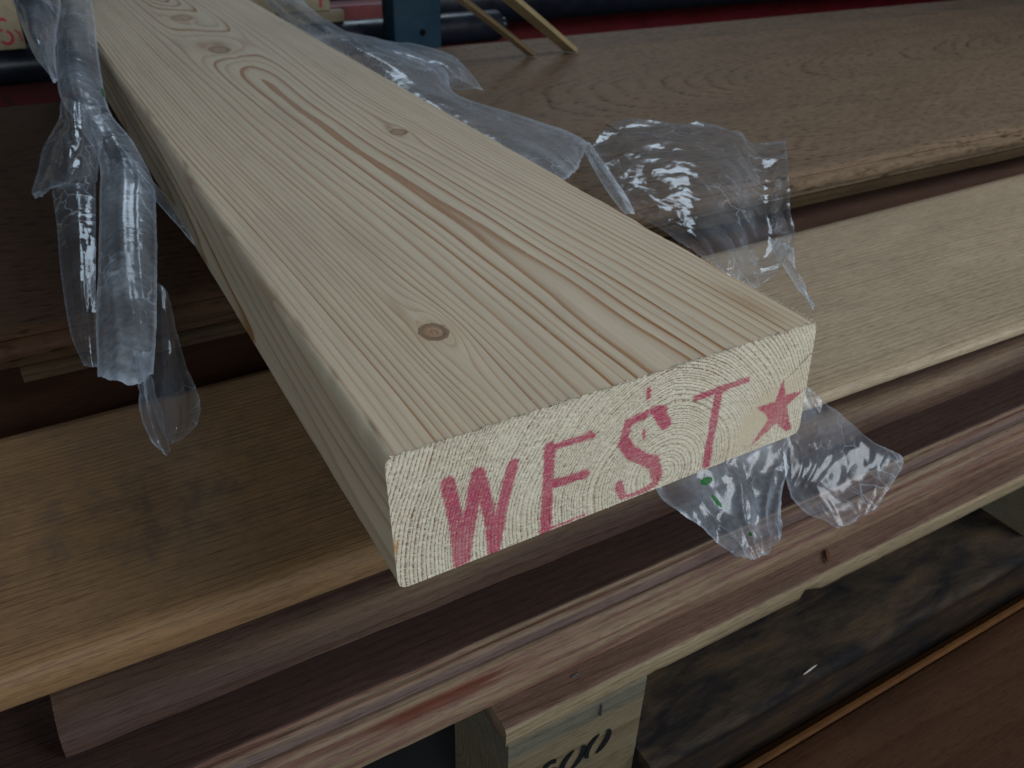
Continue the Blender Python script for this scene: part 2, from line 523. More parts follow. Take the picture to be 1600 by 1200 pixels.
def cyl(name, p0, p1, r, mat, parent=None, seg=40, rim=None):
    """capped bar with eased rims, metres"""
    p0, p1 = Vector(p0), Vector(p1)
    ax = (p1 - p0).normalized()
    q = ax.to_track_quat('Z', 'Y')
    L = (p1 - p0).length
    rim = rim or r * 0.15
    rows = [(0, r - rim), (rim * 0.3, r - rim * 0.3), (rim, r), (L - rim, r), (L - rim * 0.3, r - rim * 0.3), (L, r - rim)]
    vs_, fs = [], []
    for z, rr in rows:
        for k in range(seg):
            a = 2 * math.pi * k / seg
            vs_.append((p0 + q @ Vector((rr * math.cos(a), rr * math.sin(a), z)))[:])
    for i in range(len(rows) - 1):
        for k in range(seg):
            k2 = (k + 1) % seg
            fs.append((i * seg + k, i * seg + k2, (i + 1) * seg + k2, (i + 1) * seg + k))
    fs.append(tuple(reversed(range(seg))))
    fs.append(tuple(range((len(rows) - 1) * seg, len(rows) * seg)))
    o = mesh_obj(name, vs_, fs, mat, parent, fixn=True)
    sharp_by_angle(o, 60)
    return o

def splinter(name, a, b, w, mat, parent=None):
    """small tapered sliver of wood from a to b (mm), width w"""
    a, b = np.array(a, float), np.array(b, float)
    d = b - a
    L = np.linalg.norm(d)
    d /= L
    s = np.cross(d, [0.1, 0.2, 1.0]); s /= np.linalg.norm(s)
    u = np.cross(s, d)
    vs_, fs = [], []
    for t, k in ((0, .25), (.2, .8), (.5, 1), (.8, .7), (1, .12)):
        c = a + d * L * t + u * 0.25 * w * math.sin(t * 3)
        for (p, q) in ((-1, -.4), (1, -.5), (.8, .5), (-.9, .4)):
            vs_.append(c + s * p * w * k * .5 + u * q * w * k * .6)
    for i in range(4):
        for j in range(4):
            j2 = (j + 1) % 4
            fs.append((i * 4 + j, i * 4 + j2, i * 4 + 4 + j2, i * 4 + 4 + j))
    fs += [(3, 2, 1, 0), (16, 17, 18, 19)]
    return mesh_obj(name, np.array(vs_) / 1000, fs, mat, parent, smooth=False, fixn=True)
FILM = {
 'strip': [
  [(-0.5,623.8,50.0), (4.9,614.2,51.0), (12.0,626.7,49.0), (19.7,644.4,44.0)],
  [(-20.8,466.0,47.0), (-14.0,456.1,50.0), (-5.8,464.5,48.0), (4.4,495.8,42.0)],
  [(-28.1,396.9,43.0), (-21.6,379.1,46.0), (-14.6,381.1,44.0), (-6.9,390.6,40.0)],
  [(-31.5,362.2,36.0), (-25.5,331.0,41.0), (-19.9,326.2,40.0), (-12.3,323.9,36.0)],
  [(-28.8,322.9,31.0), (-22.9,295.1,36.0), (-16.1,290.1,35.0), (-9.0,287.2,31.0)],
  [(-26.5,272.8,28.0), (-21.0,251.9,32.0), (-14.2,247.2,31.0), (-8.7,241.0,27.0)],
  [(-32.7,226.4,24.0), (-27.6,208.5,28.0), (-20.6,204.1,27.0), (-13.3,208.0,23.0)],
  [(-41.2,177.1,18.0), (-35.5,164.7,22.0), (-28.6,162.4,21.0), (-21.0,169.2,17.0)],
  [(-46.6,148.5,12.0), (-41.1,135.0,16.0), (-34.5,133.7,15.0), (-27.9,138.9,12.0)],
  [(-51.0,121.1,6.0), (-46.0,110.8,9.0), (-40.6,107.2,8.0), (-34.2,114.5,6.0)],
 ],
 'tail': [
  [(-38.5,130.2,8.0), (-36.3,115.5,14.0), (-32.4,124.7,8.0)],
  [(-40.3,120.8,0.0), (-38.4,106.0,8.0), (-34.6,117.8,0.0)],
  [(-41.3,117.7,-8.0), (-39.3,103.6,0.0), (-35.0,114.4,-8.0)],
  [(-42.2,111.2,-14.0), (-39.4,97.6,-6.0), (-34.7,107.3,-14.0)],
  [(-39.4,104.4,-17.0), (-38.4,94.0,-12.0), (-34.9,103.2,-17.0)],
 ],
 'clear_flap': [
  [(-23.3,174.4,10.0), (-21.7,166.0,12.0), (-20.2,163.8,10.0)],
  [(-30.7,144.2,5.0), (-26.8,134.3,9.0), (-21.8,139.6,5.0)],
  [(-35.3,131.7,0.0), (-29.8,117.0,6.0), (-22.9,125.2,0.0)],
  [(-37.9,121.1,-6.0), (-31.3,106.8,0.0), (-22.6,110.9,-6.0)],
  [(-37.4,113.7,-12.0), (-32.8,99.9,-6.0), (-25.3,107.3,-12.0)],
  [(-36.7,107.4,-16.0), (-35.0,99.4,-12.0), (-31.8,105.5,-16.0)],
 ],
 'faint_flap': [
  [(-47.2,280.1,20.0), (-39.4,259.2,24.0), (-29.6,266.8,20.0)],
  [(-50.4,226.9,16.0), (-44.6,209.7,20.0), (-37.0,211.2,18.0)],
  [(-53.7,185.3,12.0), (-48.8,170.8,16.0), (-42.8,172.2,14.0)],
  [(-55.3,151.0,8.0), (-51.6,144.2,10.0), (-47.1,141.8,10.0)],
  [(-54.1,130.6,6.0), (-51.9,125.0,8.0), (-49.4,123.7,8.0)],
 ],
 'crumple': [
  [(-32.4,362.6,36.0), (-26.9,314.5,45.0), (-13.4,341.8,34.0)],
  [(-39.7,318.3,32.0), (-32.6,279.1,40.0), (-19.9,299.3,30.0)],
  [(-48.6,295.2,26.0), (-38.9,251.7,36.0), (-25.2,273.9,26.0)],
  [(-56.2,264.7,22.0), (-42.8,239.6,30.0), (-28.7,260.1,22.0)],
  [(-55.5,258.4,20.0), (-44.5,250.3,24.0), (-32.2,262.7,20.0)],
 ],
 'far_sheet': [
  [(-37.4,561.8,60.0), (-25.8,512.0,66.0), (-4.1,579.7,56.0)],
  [(-38.6,457.6,55.0), (-33.1,402.6,62.0), (-19.0,456.9,52.0)],
  [(-37.2,390.4,50.0), (-33.7,357.7,56.0), (-26.3,396.0,48.0)],
  [(-33.4,349.5,46.0), (-32.6,339.8,48.0), (-29.6,361.4,44.0)],
 ],
 'ribbon': [
  [(-16.3,272.3,34.0), (-16.4,254.6,37.0), (-14.2,256.2,34.0)],
  [(-13.2,235.7,26.0), (-12.4,224.7,30.0), (-8.3,238.6,26.0)],
  [(-8.8,214.1,20.0), (-7.8,210.7,23.0), (-4.0,225.4,20.0)],
  [(-3.3,196.2,12.0), (-3.2,198.5,15.0), (-1.2,216.8,14.0)],
 ],
 'right_sheet': [
  [(155.0,671.7,36.0), (155.4,610.9,44.0), (193.4,682.5,30.0)],
  [(139.1,526.7,34.0), (142.1,469.8,45.0), (174.5,511.9,30.0)],
  [(139.1,428.0,34.0), (144.3,392.6,42.0), (198.7,483.4,25.0)],
  [(136.7,333.3,34.0), (156.4,332.1,36.0), (209.9,407.7,20.0)],
  [(136.5,279.5,34.0), (151.5,287.1,34.0), (194.2,352.8,16.0)],
  [(137.2,221.4,34.0), (163.4,236.4,30.0), (210.9,288.0,15.0)],
  [(138.0,168.3,34.0), (171.7,200.0,26.0), (222.8,255.6,12.0)],
  [(142.8,149.5,32.0), (178.8,190.1,20.0), (222.4,245.7,10.0)],
 ],
 'right_flap': [
  [(185.5,532.3,24.0), (197.7,483.2,26.0), (213.6,470.0,24.0), (228.6,438.1,22.0), (230.8,409.7,16.0), (226.0,377.8,10.0)],
  [(169.4,467.4,30.0), (172.4,411.5,34.0), (184.6,397.5,32.0), (199.1,384.8,28.0), (202.5,369.2,22.0), (219.7,378.8,10.0)],
  [(168.5,447.3,26.0), (173.5,408.4,28.0), (181.3,386.5,26.0), (196.3,389.3,20.0), (198.1,385.6,14.0), (210.7,386.1,8.0)],
 ],
 'right_ribbon': [
  [(211.7,239.1,14.0), (207.3,227.9,18.0), (217.1,236.5,14.0)],
  [(191.6,199.2,17.0), (187.7,186.7,21.0), (196.9,193.3,17.0)],
  [(173.0,159.5,19.0), (169.8,147.7,24.0), (180.7,156.7,19.0)],
  [(161.5,129.5,20.0), (158.7,121.2,24.0), (166.6,127.7,20.0)],
 ],
 'big': [
  [(221.9,241.4,12.0), (256.1,264.9,14.0), (274.9,232.5,20.0), (301.8,213.5,18.0), (309.8,204.8,12.0), (325.3,196.8,14.0)],
  [(204.5,204.0,12.0), (213.4,195.2,20.0), (221.2,165.3,26.0), (243.8,155.9,24.0), (277.8,166.3,12.0), (270.2,141.7,18.0)],
  [(189.8,169.6,12.0), (195.6,158.1,18.0), (195.1,126.4,24.0), (215.7,123.7,20.0), (243.7,130.1,10.0), (237.8,107.0,16.0)],
  [(181.6,143.2,10.0), (179.8,123.4,16.0), (176.3,99.0,20.0), (195.3,96.2,16.0), (218.6,101.5,8.0), (213.7,81.1,14.0)],
  [(179.9,113.3,8.0), (174.5,95.2,12.0), (172.2,81.3,14.0), (179.8,78.4,10.0), (184.4,73.6,6.0), (187.4,72.7,4.0)],
 ],
 'spike': [
  [(221.5,102.4,8.0), (216.5,90.0,12.0), (218.2,84.6,12.0)],
  [(213.3,88.9,6.0), (207.7,77.7,10.0), (204.6,69.7,10.0)],
  [(210.0,74.8,2.0), (204.3,66.3,5.0), (205.4,63.5,4.0)],
  [(207.4,61.7,-2.0), (203.6,56.9,0.0), (205.5,56.5,-2.0)],
 ],
 'bag': [
  [(103.4,30.0,-22.1), (122.6,30.0,-20.8), (142.3,30.0,-16.4), (160.1,30.0,-13.8), (169.7,30.0,-8.5)],
  [(102.4,20.0,-27.7), (118.3,20.0,-27.6), (135.9,20.0,-28.6), (151.8,20.0,-31.7), (162.8,20.0,-31.3)],
  [(104.3,10.0,-29.7), (116.2,10.0,-31.9), (129.2,10.0,-33.0), (141.5,10.0,-35.1), (151.9,10.0,-36.3)],
  [(114.6,0.0,-40.2), (120.1,0.0,-39.8), (125.4,0.0,-37.8), (132.6,0.0,-38.1), (139.0,0.0,-36.5)],
  [(114.6,-7.0,-37.6), (119.7,-7.0,-41.7), (124.9,-7.0,-45.3), (128.1,-7.0,-43.3), (130.1,-7.0,-35.5)],
 ],
 'bag_flap': [
  [(167.1,30.0,-10.4), (172.2,30.0,-11.4), (174.0,30.0,-11.1), (175.9,30.0,-13.1)],
  [(158.4,20.0,-26.8), (168.8,20.0,-21.8), (181.2,20.0,-21.6), (192.3,20.0,-28.2)],
  [(154.0,12.0,-34.2), (168.2,12.0,-33.7), (188.2,12.0,-33.6), (201.7,12.0,-36.9)],
  [(149.7,4.0,-36.8), (164.9,4.0,-40.0), (185.6,4.0,-42.1), (209.2,4.0,-41.8)],
  [(149.8,-3.0,-38.7), (163.6,-3.0,-44.6), (179.8,-3.0,-43.7), (195.3,-3.0,-43.8)],
  [(153.5,-8.0,-39.8), (164.0,-8.0,-47.7), (173.2,-8.0,-46.2), (181.9,-8.0,-45.3)],
 ],
}
INK_STROKES = [
 (14.9,25.8,16.4,14.5,2.09),
 (16.4,14.5,16.9,0.5,2.09),
 (17.3,-0.2,19.5,10.4,2.09),
 (19.5,10.4,22.9,25.5,2.09),
 (17.8,9.7,17.3,1.3,2.61),
 (23.3,25.3,25.9,10.6,1.90),
 (25.9,10.6,26.4,0.2,1.90),
 (26.5,0.2,29.2,13.1,1.76),
 (29.2,13.1,32.6,24.7,1.76),
 (43.3,25.9,41.9,0.2,1.76),
 (42.4,26.0,56.1,25.3,1.05),
 (42.4,14.7,54.3,14.0,1.47),
 (40.0,0.7,54.4,0.7,0.38),
 (77.6,25.3,80.5,20.9,2.00),
 (79.8,25.6,75.7,26.5,1.33),
 (73.2,26.1,68.0,25.4,1.39),
 (67.7,25.5,66.4,20.7,1.55),
 (66.6,19.5,69.1,15.4,2.08),
 (69.1,15.4,77.4,8.9,2.08),
 (77.3,9.8,78.7,4.1,2.08),
 (78.8,2.3,74.4,1.1,1.23),
 (74.4,0.8,66.8,1.5,0.75),
 (65.5,6.2,67.0,2.1,1.47),
 (73.7,33.7,73.9,31.1,0.80),
 (73.0,21.1,73.2,18.9,0.64),
 (54.7,25.8,55.4,26.2,0.85),
 (90.7,25.8,109.4,26.1,1.12),
 (99.0,26.0,97.0,1.6,1.55),
]
INK_STAR = [(124.4,22.2), (126.5,16.1), (133.4,15.3), (127.8,11.7), (131.3,2.7), (129.2,2.1), (124.1,6.8), (117.1,3.1), (114.5,2.2), (120.2,9.3), (119.1,11.4), (114.4,15.2), (122.2,15.2)]
# ------------------------------------------------------------------ the setting
def plane(name, x0, x1, y0, y1, z, mat):
    o = mesh_obj(name, [(x0, y0, z), (x1, y0, z), (x1, y1, z), (x0, y1, z)], [(0, 1, 2, 3)], mat, smooth=False)
    return tag(o, kind='structure')
M_FLOOR = mat_plain('dusty_concrete', (0.035, 0.033, 0.032), 0.85, 0.2, nsc=14)
M_WALL = mat_plain('dark_shed_wall', (0.012, 0.012, 0.014), 0.9, 0.1, nsc=5)
tag(plane('floor', -3, 4, -2, 3, -0.16, M_FLOOR), 'dark concrete floor under the pallet')
w = mesh_obj('wall', [(-3, 2.0, -0.16), (4, 2.0, -0.16), (4, 2.0, 2.2), (-3, 2.0, 2.2)], [(0, 1, 2, 3)], M_WALL, smooth=False)
tag(w, 'dark shed wall behind the rack', kind='structure')

# ------------------------------------------------------------------ boards of the stack
GREY = 0.9
M_B = mat_board('weathered_wide_board', 0.45, (0.68, 0.60, 0.54), 0.55, blot_amt=0.5, fleck=1.0, rough=0.65, spec=0.09)
M_A = mat_board('clear_cedar_board', 0.55, (0.60, 0.48, 0.38), 0.5, blot_amt=0.4, stain=0.6, stain_col=(0.07, 0.055, 0.05), stain_sc=(110, 70, 70), stain_lo=0.46, stain_hi=0.70, rough=0.5, spec=0.2)
M_D = mat_board('red_cedar_board', 0.5, (0.5, 0.4, 0.35), 0.7, rough=0.55, spec=0.12)
M_C = mat_board('profiled_cedar_board', 0.5, (0.6, 0.48, 0.42), 0.6, rough=0.55, spec=0.14, blot_amt=0.6)
M_E = mat_board('pallet_softwood', 0.5, (0.62, 0.5, 0.42), 0.5, rough=0.65, spec=0.2, bump=0.5)
M_F = mat_board('stained_pallet_board', 0.4, (0.6, 0.5, 0.42), 0.6, stain=0.95, stain_col=(0.010, 0.010, 0.012), stain_sc=(30, 90, 90), stain_lo=0.36, stain_hi=0.66, rough=0.7, spec=0.08)
M_H = mat_board('brown_plywood', 0.35, (0.6, 0.5, 0.42), 0.5, stain=0.3, stain_col=(0.03, 0.018, 0.012), rough=0.6, spec=0.08)
M_LATH = mat_board('pale_lath_wood', 0.4, (0.75, 0.6, 0.45), 0.5, rough=0.6)

def mixc(a, b, m):
    return tuple(a[i] * (1 - m) + b[i] * m for i in range(3))

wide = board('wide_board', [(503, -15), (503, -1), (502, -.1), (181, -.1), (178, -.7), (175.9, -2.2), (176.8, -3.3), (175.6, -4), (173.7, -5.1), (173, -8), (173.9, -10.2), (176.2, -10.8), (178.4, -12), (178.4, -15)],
             -420, 1600, M_B, lambda X, y, z: mixc(mixc((0.062, 0.032, 0.017), (0.235, 0.162, 0.108), sstep(60, 260, X)), (0.15, 0.105, 0.066), np.where(z < -3.4, 0.5, 0.0) * sstep(-20, 200, X)),  # towards the left: warmer brown, with the recess shade darkened into the tint
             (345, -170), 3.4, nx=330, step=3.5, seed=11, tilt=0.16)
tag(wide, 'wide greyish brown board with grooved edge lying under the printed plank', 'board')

lath = board('thin_board', [(300, -21), (300, -15.3), (176.4, -15.3), (175.4, -16), (175.2, -20.4), (176, -21)], -75, 1500, M_D, lambda X, y, z: (0.06, 0.038, 0.02), (230, -90), 2.4, nx=90, step=5, seed=15)
tag(lath, 'thin board lying flat between the wide grooved board and the red board below', 'board')

def warp_pale(X, y, z):
    t = (y - 35) / 110.0
    k = np.where((y < 45) & (z < -22.05), 0.62 * sstep(-80, 230, X), 0.0)
    return y + (X + 90) * (-0.020 * (1 - t) + 0.020 * t), z + (-22 - z) * k
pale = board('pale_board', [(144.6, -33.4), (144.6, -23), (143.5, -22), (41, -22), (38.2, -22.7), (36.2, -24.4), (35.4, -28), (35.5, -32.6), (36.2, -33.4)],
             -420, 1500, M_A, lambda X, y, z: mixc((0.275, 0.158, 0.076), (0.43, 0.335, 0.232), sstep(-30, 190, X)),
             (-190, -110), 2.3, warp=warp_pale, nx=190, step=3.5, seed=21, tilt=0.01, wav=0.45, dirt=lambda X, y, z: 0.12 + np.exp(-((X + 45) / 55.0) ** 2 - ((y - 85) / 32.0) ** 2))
tag(pale, 'smooth pale tan board with rounded edge crossing under the printed plank', 'board')

red = board('red_board', [(310, -61), (310, -34), (112, -34), (112, -61)], -420, 1500, M_D, lambda X, y, z: mixc((0.10, 0.045, 0.026), (0.125, 0.07, 0.052), sstep(0, 300, X)), (200, -200), 2.6, nx=110, step=5, seed=25)
tag(red, 'dark reddish brown board in the gap behind the pale tan board', 'board')

back2 = board('rear_board', [(618, -33.8), (618, -14), (617, -13.4), (506, -13.4), (505, -14), (505, -33.8)], 150, 1700, M_B, lambda X, y, z: (0.22, 0.155, 0.11), (560, -120), 2.6, nx=90, step=6, seed=29)
tag(back2, 'narrow brown board behind the wide board beside the red beam', 'board')
under2 = board('bearer_board', [(630, -61), (630, -34), (320, -34), (320, -61)], -420, 1600, M_D, lambda X, y, z: (0.16, 0.10, 0.07), (400, -200), 2.6, nx=40, step=10, seed=31)
tag(under2, 'dark bearer board hidden beneath the wide grooved board', 'board')
for (yy0, yy1, zt, lab) in ((182, 298, -21.2, 'short spacer stick between thin board and red board'), (330, 496, -15.2, 'short spacer stick under the rear half of the wide board')):
    s = box('spacer_stick', 42, 78, yy0, yy1, -33.8, zt, M_LATH, tint=(0.34, 0.26, 0.16), bev=1.0)
    tag(s, lab, 'stick', 'spacer sticks')

def tint_c1(X, y, z):
    base = mixc((0.060, 0.032, 0.025), (0.085, 0.049, 0.037), 0.5 + 0.5 * vnoise(X / 60, y / 7, 0, 5))
    rg = np.exp(-((y - 31.5 - 2 * vnoise(X / 90, 0, 0, 6)) / 3.2) ** 2) * (0.75 + 0.4 * vnoise(X / 50, 2, 0, 8))
    rg = rg * sstep(-60, 10, X) * 0.9 + rg * 0.25
    return mixc(base, (0.19, 0.128, 0.08), np.clip(rg, 0, 1))
c1 = board('moulded_board', [(112, -46), (112, -33.7), (47, -33.7), (40, -34.6), (35, -36.0), (30.5, -37.6), (27.4, -40), (25.7, -43), (25.2, -46)],
           -82, 1500, M_C, tint_c1, (-120, -160), 2.4, nx=170, step=1.6, seed=35, rag=0.35)
tag(c1, 'dark purplish brown board with rounded edge, its cut end under the pale tan board', 'board')

def tint_c2(X, y, z):
    base = mixc((0.040, 0.022, 0.018), (0.058, 0.033, 0.027), 0.5 + 0.5 * vnoise(X / 70, y / 9, 0, 15))
    front = (y < 7.5) & (z < -46.2)
    band = 0.5 + 0.5 * vnoise(X / 70.0, y * 0.9 + 3 + 0.5 * vnoise(X / 40, 0, 0, 16), z * 0.55, 17) + 0.2 * vnoise(X / 22.0, y, z, 18)
    pink = mixc((0.165, 0.088, 0.066), (0.23, 0.16, 0.105), sstep(0.3, 0.7, band))
    # heartwood streak running along the tongue on the left part
    hw = sstep(0.15, 0.5, 0.75 - 0.022 * np.abs(X - 12) + 0.5 * vnoise(X / 14.0, y / 2, 0, 19)) * np.where((z > -54.5) & (z < -50.0), 1.0, 0.0)
    pink = mixc(pink, (0.13, 0.045, 0.028), hw)
    groove = np.exp(-((y - 3.0) / 1.2) ** 2) * np.where(z > -49.4, 1, 0)
    pink = mixc(pink, (0.12, 0.08, 0.07), groove)
    return mixc(base, pink, np.where(front, 1.0, 0.0))
c2 = board('tongued_board', [(100, -61), (100, -46.2), (8, -46.2), (6.6, -47.0), (5.0, -46.6), (3.6, -47.6), (2.6, -49.2), (1.2, -49.0), (0.4, -49.4), (-0.8, -50.4), (-1.5, -52.2), (-0.6, -53.4), (-1.2, -54.2), (-2.6, -54.8), (-3.7, -56.5), (-4.1, -59), (-4.1, -61)],
           -300, 1500, M_C, tint_c2, (-140, -160), 2.4, nx=260, step=0.9, seed=45, rag=0.18)
tag(c2, 'dark board with pinkish grooved tongue edge, lowest above the pallet', 'board')

# ------------------------------------------------------------------ pallet
pallet = empty('pallet', (0.25, 0.15, -0.16))
tag(pallet, 'rough wooden pallet with a stencilled block carrying the stack of boards', 'pallet')
def warp_e(X, y, z):
    chip = np.where((y < -12.5) & (z < -66), 1.0, 0.0) * sstep(0.35, 0.9, 0.6 * fbm(X / 7, 0, 0, 77, 3) + 0.7 * np.exp(-((X - 152) / 9) ** 2))
    return y + chip * 1.2, z + chip * 1.6
E_ = board('deck_board', [(350, -69.2), (350, -61.2), (-12.6, -61.2), (-13.2, -61.9), (-13.5, -63), (-13.4, -68.6), (-12.8, -69.2)], 25.5, 1500, M_E,
           lambda X, y, z: mixc((0.145, 0.085, 0.060), (0.29, 0.225, 0.14), np.where((y < -12.9), 1.0, 0.0)), (100, -260), 1.6, nx=400, step=2.2, seed=51, parent=pallet, rag=0.12, warp=warp_e)
def block(x0, x1, y0, y1, seed):
    return board('block', [(y1, -160), (y1, -69.4), (y0 + .8, -69.4), (y0, -70.2), (y0, -159), (y0 + .8, -160)], x0, x1, M_E,
                 lambda X, y, z: mixc((0.175, 0.14, 0.084), (0.14, 0.128, 0.096), sstep(-80.5, -78, z) * 0.9), (y0 + 60, -110), 3.0, nx=26, step=2.0, seed=seed, parent=pallet, rag=0.2)
b1 = block(26.8, 77.5, -12.9, 24, 61)
block(300, 352, -12.9, 24, 63)
tag(b1, 'pallet block with smeared black stencilled digits')
# stencilled digits on the block
M_BLACK = mat_plain('black_stencil_ink', (0.008, 0.008, 0.009), 0.7, 0.2, nsc=300)
def stroke_band(pts, w, y, taper=0.75):
    """flat ink band along a polyline in the XZ plane (mm)"""
    P = np.array(pts, float)
    vs_, fs = [], []
    for i in range(len(P)):
        d = P[min(i + 1, len(P) - 1)] - P[max(i - 1, 0)]
        d /= np.linalg.norm(d) + 1e-9
        nn = np.array([-d[1], d[0]])
        t = i / (len(P) - 1)
        ww = w * (1 - taper * abs(2 * t - 1) ** 3)
        for s in (-.5, .5):
            q = P[i] + nn * ww * s
            vs_.append((q[0], y, q[1]))
    for i in range(len(P) - 1):
        fs.append((2 * i, 2 * i + 1, 2 * i + 3, 2 * i + 2))
    return vs_, fs
def arc(cx, cz, rx, rz, a0, a1, slant=0.35, n=14):
    return [(cx + rx * math.cos(math.radians(a)) + slant * rz * math.sin(math.radians(a)), cz + rz * math.sin(math.radians(a))) for a in np.linspace(a0, a1, n)]
def glyph(strokes, par):
    V, Fc = [], []
    for pts, w in strokes:
        v, f = stroke_band(pts, w, -13.45)
        k = len(V)
        V += v
        Fc += [tuple(i + k for i in q) for q in f]
    return mesh_obj('stencil_digit', np.array(V) / 1000, Fc, M_BLACK, par, smooth=False)
glyph([(arc(41.5, -91.5, 2.0, 2.4, 20, 200), 2.3), (arc(41.0, -97.5, 2.8, 3.4, -160, 175), 2.7), ([(35.5, -92.5), (37.0, -93.2), (38.6, -95.2)], 1.8)], b1)
glyph([(arc(50.0, -94.2, 3.0, 5.2, 105, 255), 2.3), (arc(51.2, -94.2, 3.0, 5.2, -75, 75), 2.4)], b1)
glyph([(arc(59.6, -92.6, 3.0, 5.2, 105, 255), 2.2), (arc(60.9, -92.6, 3.0, 5.2, -75, 75), 2.4)], b1)
M_STEEL = mat_plain('dull_staple_steel', (0.10, 0.11, 0.12), 0.5, 0.5, metal=0.6)
v, f = box_verts(59.5, 60.2, -13.6, -13.0, -77.5, -71.5, 0.15)
mesh_obj('staple', v, f, M_STEEL, b1)
v, f = box_verts(52.0, 54.6, -7.2, -6.6, -61.3, -60.8, 0.15)
mesh_obj('staple', v, f, M_STEEL, pallet)

stained = board('stained_board', [(120, -160), (120, -110.2), (-18.6, -110), (-20.4, -110.4), (-21.4, -111.6), (-21.6, -113.5), (-20.9, -117), (-21.4, -121), (-22.1, -126), (-22.1, -160)], 79, 1200, M_F,
                lambda X, y, z: mixc((0.075, 0.052, 0.032), (0.045, 0.028, 0.017), np.where(z < -113, 1.0, 0.0)), (40, -260), 2.8, nx=150, step=2.5, seed=71, rag=0.3)
tag(stained, 'old board with black stains lying below the pallet deck', 'board')
strip = board('edge_strip', [(-22.7, -160), (-22.7, -137), (-26.6, -132.4), (-27.6, -130.4), (-29.4, -130.2), (-30.2, -130.8), (-30.2, -160)], 70, 1200, M_H, lambda X, y, z: (0.11, 0.046, 0.015), (-20, -300), 2.6, nx=60, step=1.5, seed=73)
tag(strip, 'thin orange brown strip between the black stained board and the brown sheet', 'strip')
ply = board('brown_sheet', [(-30.8, -160), (-30.8, -130.6), (-31.4, -130), (-260, -130), (-260, -160)], 62, 1200, M_H, lambda X, y, z: (0.068, 0.031, 0.016), (-120, -400), 3.2, nx=70, step=8, seed=75)
tag(ply, 'flat reddish brown sheet lowest beside the orange strip', 'board')

# ------------------------------------------------------------------ rack behind
M_BLUE = mat_plain('blue_rack_paint', (0.009, 0.036, 0.060), 0.5, 0.4, wear=(0.02, 0.03, 0.04), nsc=40)
M_RED = mat_plain('red_beam_paint', (0.15, 0.009, 0.012), 0.5, 0.4, wear=(0.04, 0.012, 0.012), nsc=30)
M_PIPE = mat_plain('black_pipe_steel', (0.012, 0.014, 0.022), 0.32, 0.5, nsc=45)
M_HOLE = mat_plain('bolt_hole_black', (0.003, 0.003, 0.004), 0.8, 0.1)
post = empty('rack_post', (0.304, 0.675, -0.16))
tag(post, 'blue steel rack post with a bolt hole behind the boards', 'post')
box('upright', 279, 329, 660, 690, -160, 420, M_BLUE, post, 1.5)
cyl('bolt_hole', (0.3085, 0.6592, -0.0075), (0.3085, 0.662, -0.0075), 0.0032, M_HOLE, post, 24)
roller = empty('roller', (-0.1, 0.722, -0.035))
tag(roller, 'black steel roller bar ending beside the blue post', 'pipe')
cyl('roller_tube', (-0.75, 0.722, -0.019), (0.428, 0.722, -0.019), 0.016, M_PIPE, roller, 48, 0.004)
cyl('end_boss', (0.4275, 0.722, -0.019), (0.436, 0.722, -0.019), 0.008, M_PIPE, roller, 32, 0.002)
pipe = cyl('rack_pipe', (0.37, 0.79, -0.002), (2.0, 0.79, -0.002), 0.030, M_PIPE, None, 48, 0.003)
tag(pipe, 'thick black pipe running along in front of the red beam', 'pipe')
beam = box('rack_beam', -900, 2000, 830, 870, -140, -8, M_RED, None, 2.0)
tag(beam, 'dark red steel beam behind the black pipes', 'beam')

# two lath offcuts leaning on the rear edge of the wide board
def lean(name, a, b, wid, thk, col, label):
    a, b = np.array(a, float), np.array(b, float)
    d = b - a
    L = np.linalg.norm(d)
    d /= L
    s = np.cross(d, [0, 0, 1.0]); s /= np.linalg.norm(s)
    u = np.cross(s, d)
    prof = [(-wid / 2, 0), (wid / 2, 0), (wid / 2, thk), (-wid / 2, thk)]
    n = 24
    vs_, fs = [], []
    P = densify(prof, 2.0)
    k = len(P)
    for i in range(n):
        t = i / (n - 1)
        c = a + d * L * t + u * 0.4 * math.sin(t * 4)
        for (p, q) in P:
            vs_.append(c + s * p + u * q)
    for i in range(n - 1):
        for j in range(k):
            j2 = (j + 1) % k
            fs.append((i * k + j, i * k + j2, (i + 1) * k + j2, (i + 1) * k + j))
    fs += [tuple(range(k)), tuple(range((n - 1) * k, n * k))]
    V = np.array(vs_)
    o = mesh_obj(name, V / 1000, fs, M_LATH, None, {'tint': np.tile(np.array(col), (len(V), 1)), 'ring': V[:, 0] / 3.0}, fixn=True)
    sharp_by_angle(o, 40)
    return tag(o, label, 'stick', 'pale lath offcuts')
lean('lath_offcut', (331.7, 492, .6), (198, 392, 76), 7, 3.0, (0.27, 0.20, 0.11), 'thinner pale lath offcut leaning on the wide board edge')
lean('lath_offcut', (371, 492, .6), (206, 372, 90), 12, 3.6, (0.36, 0.28, 0.155), 'broader pale lath offcut leaning on the wide board edge')

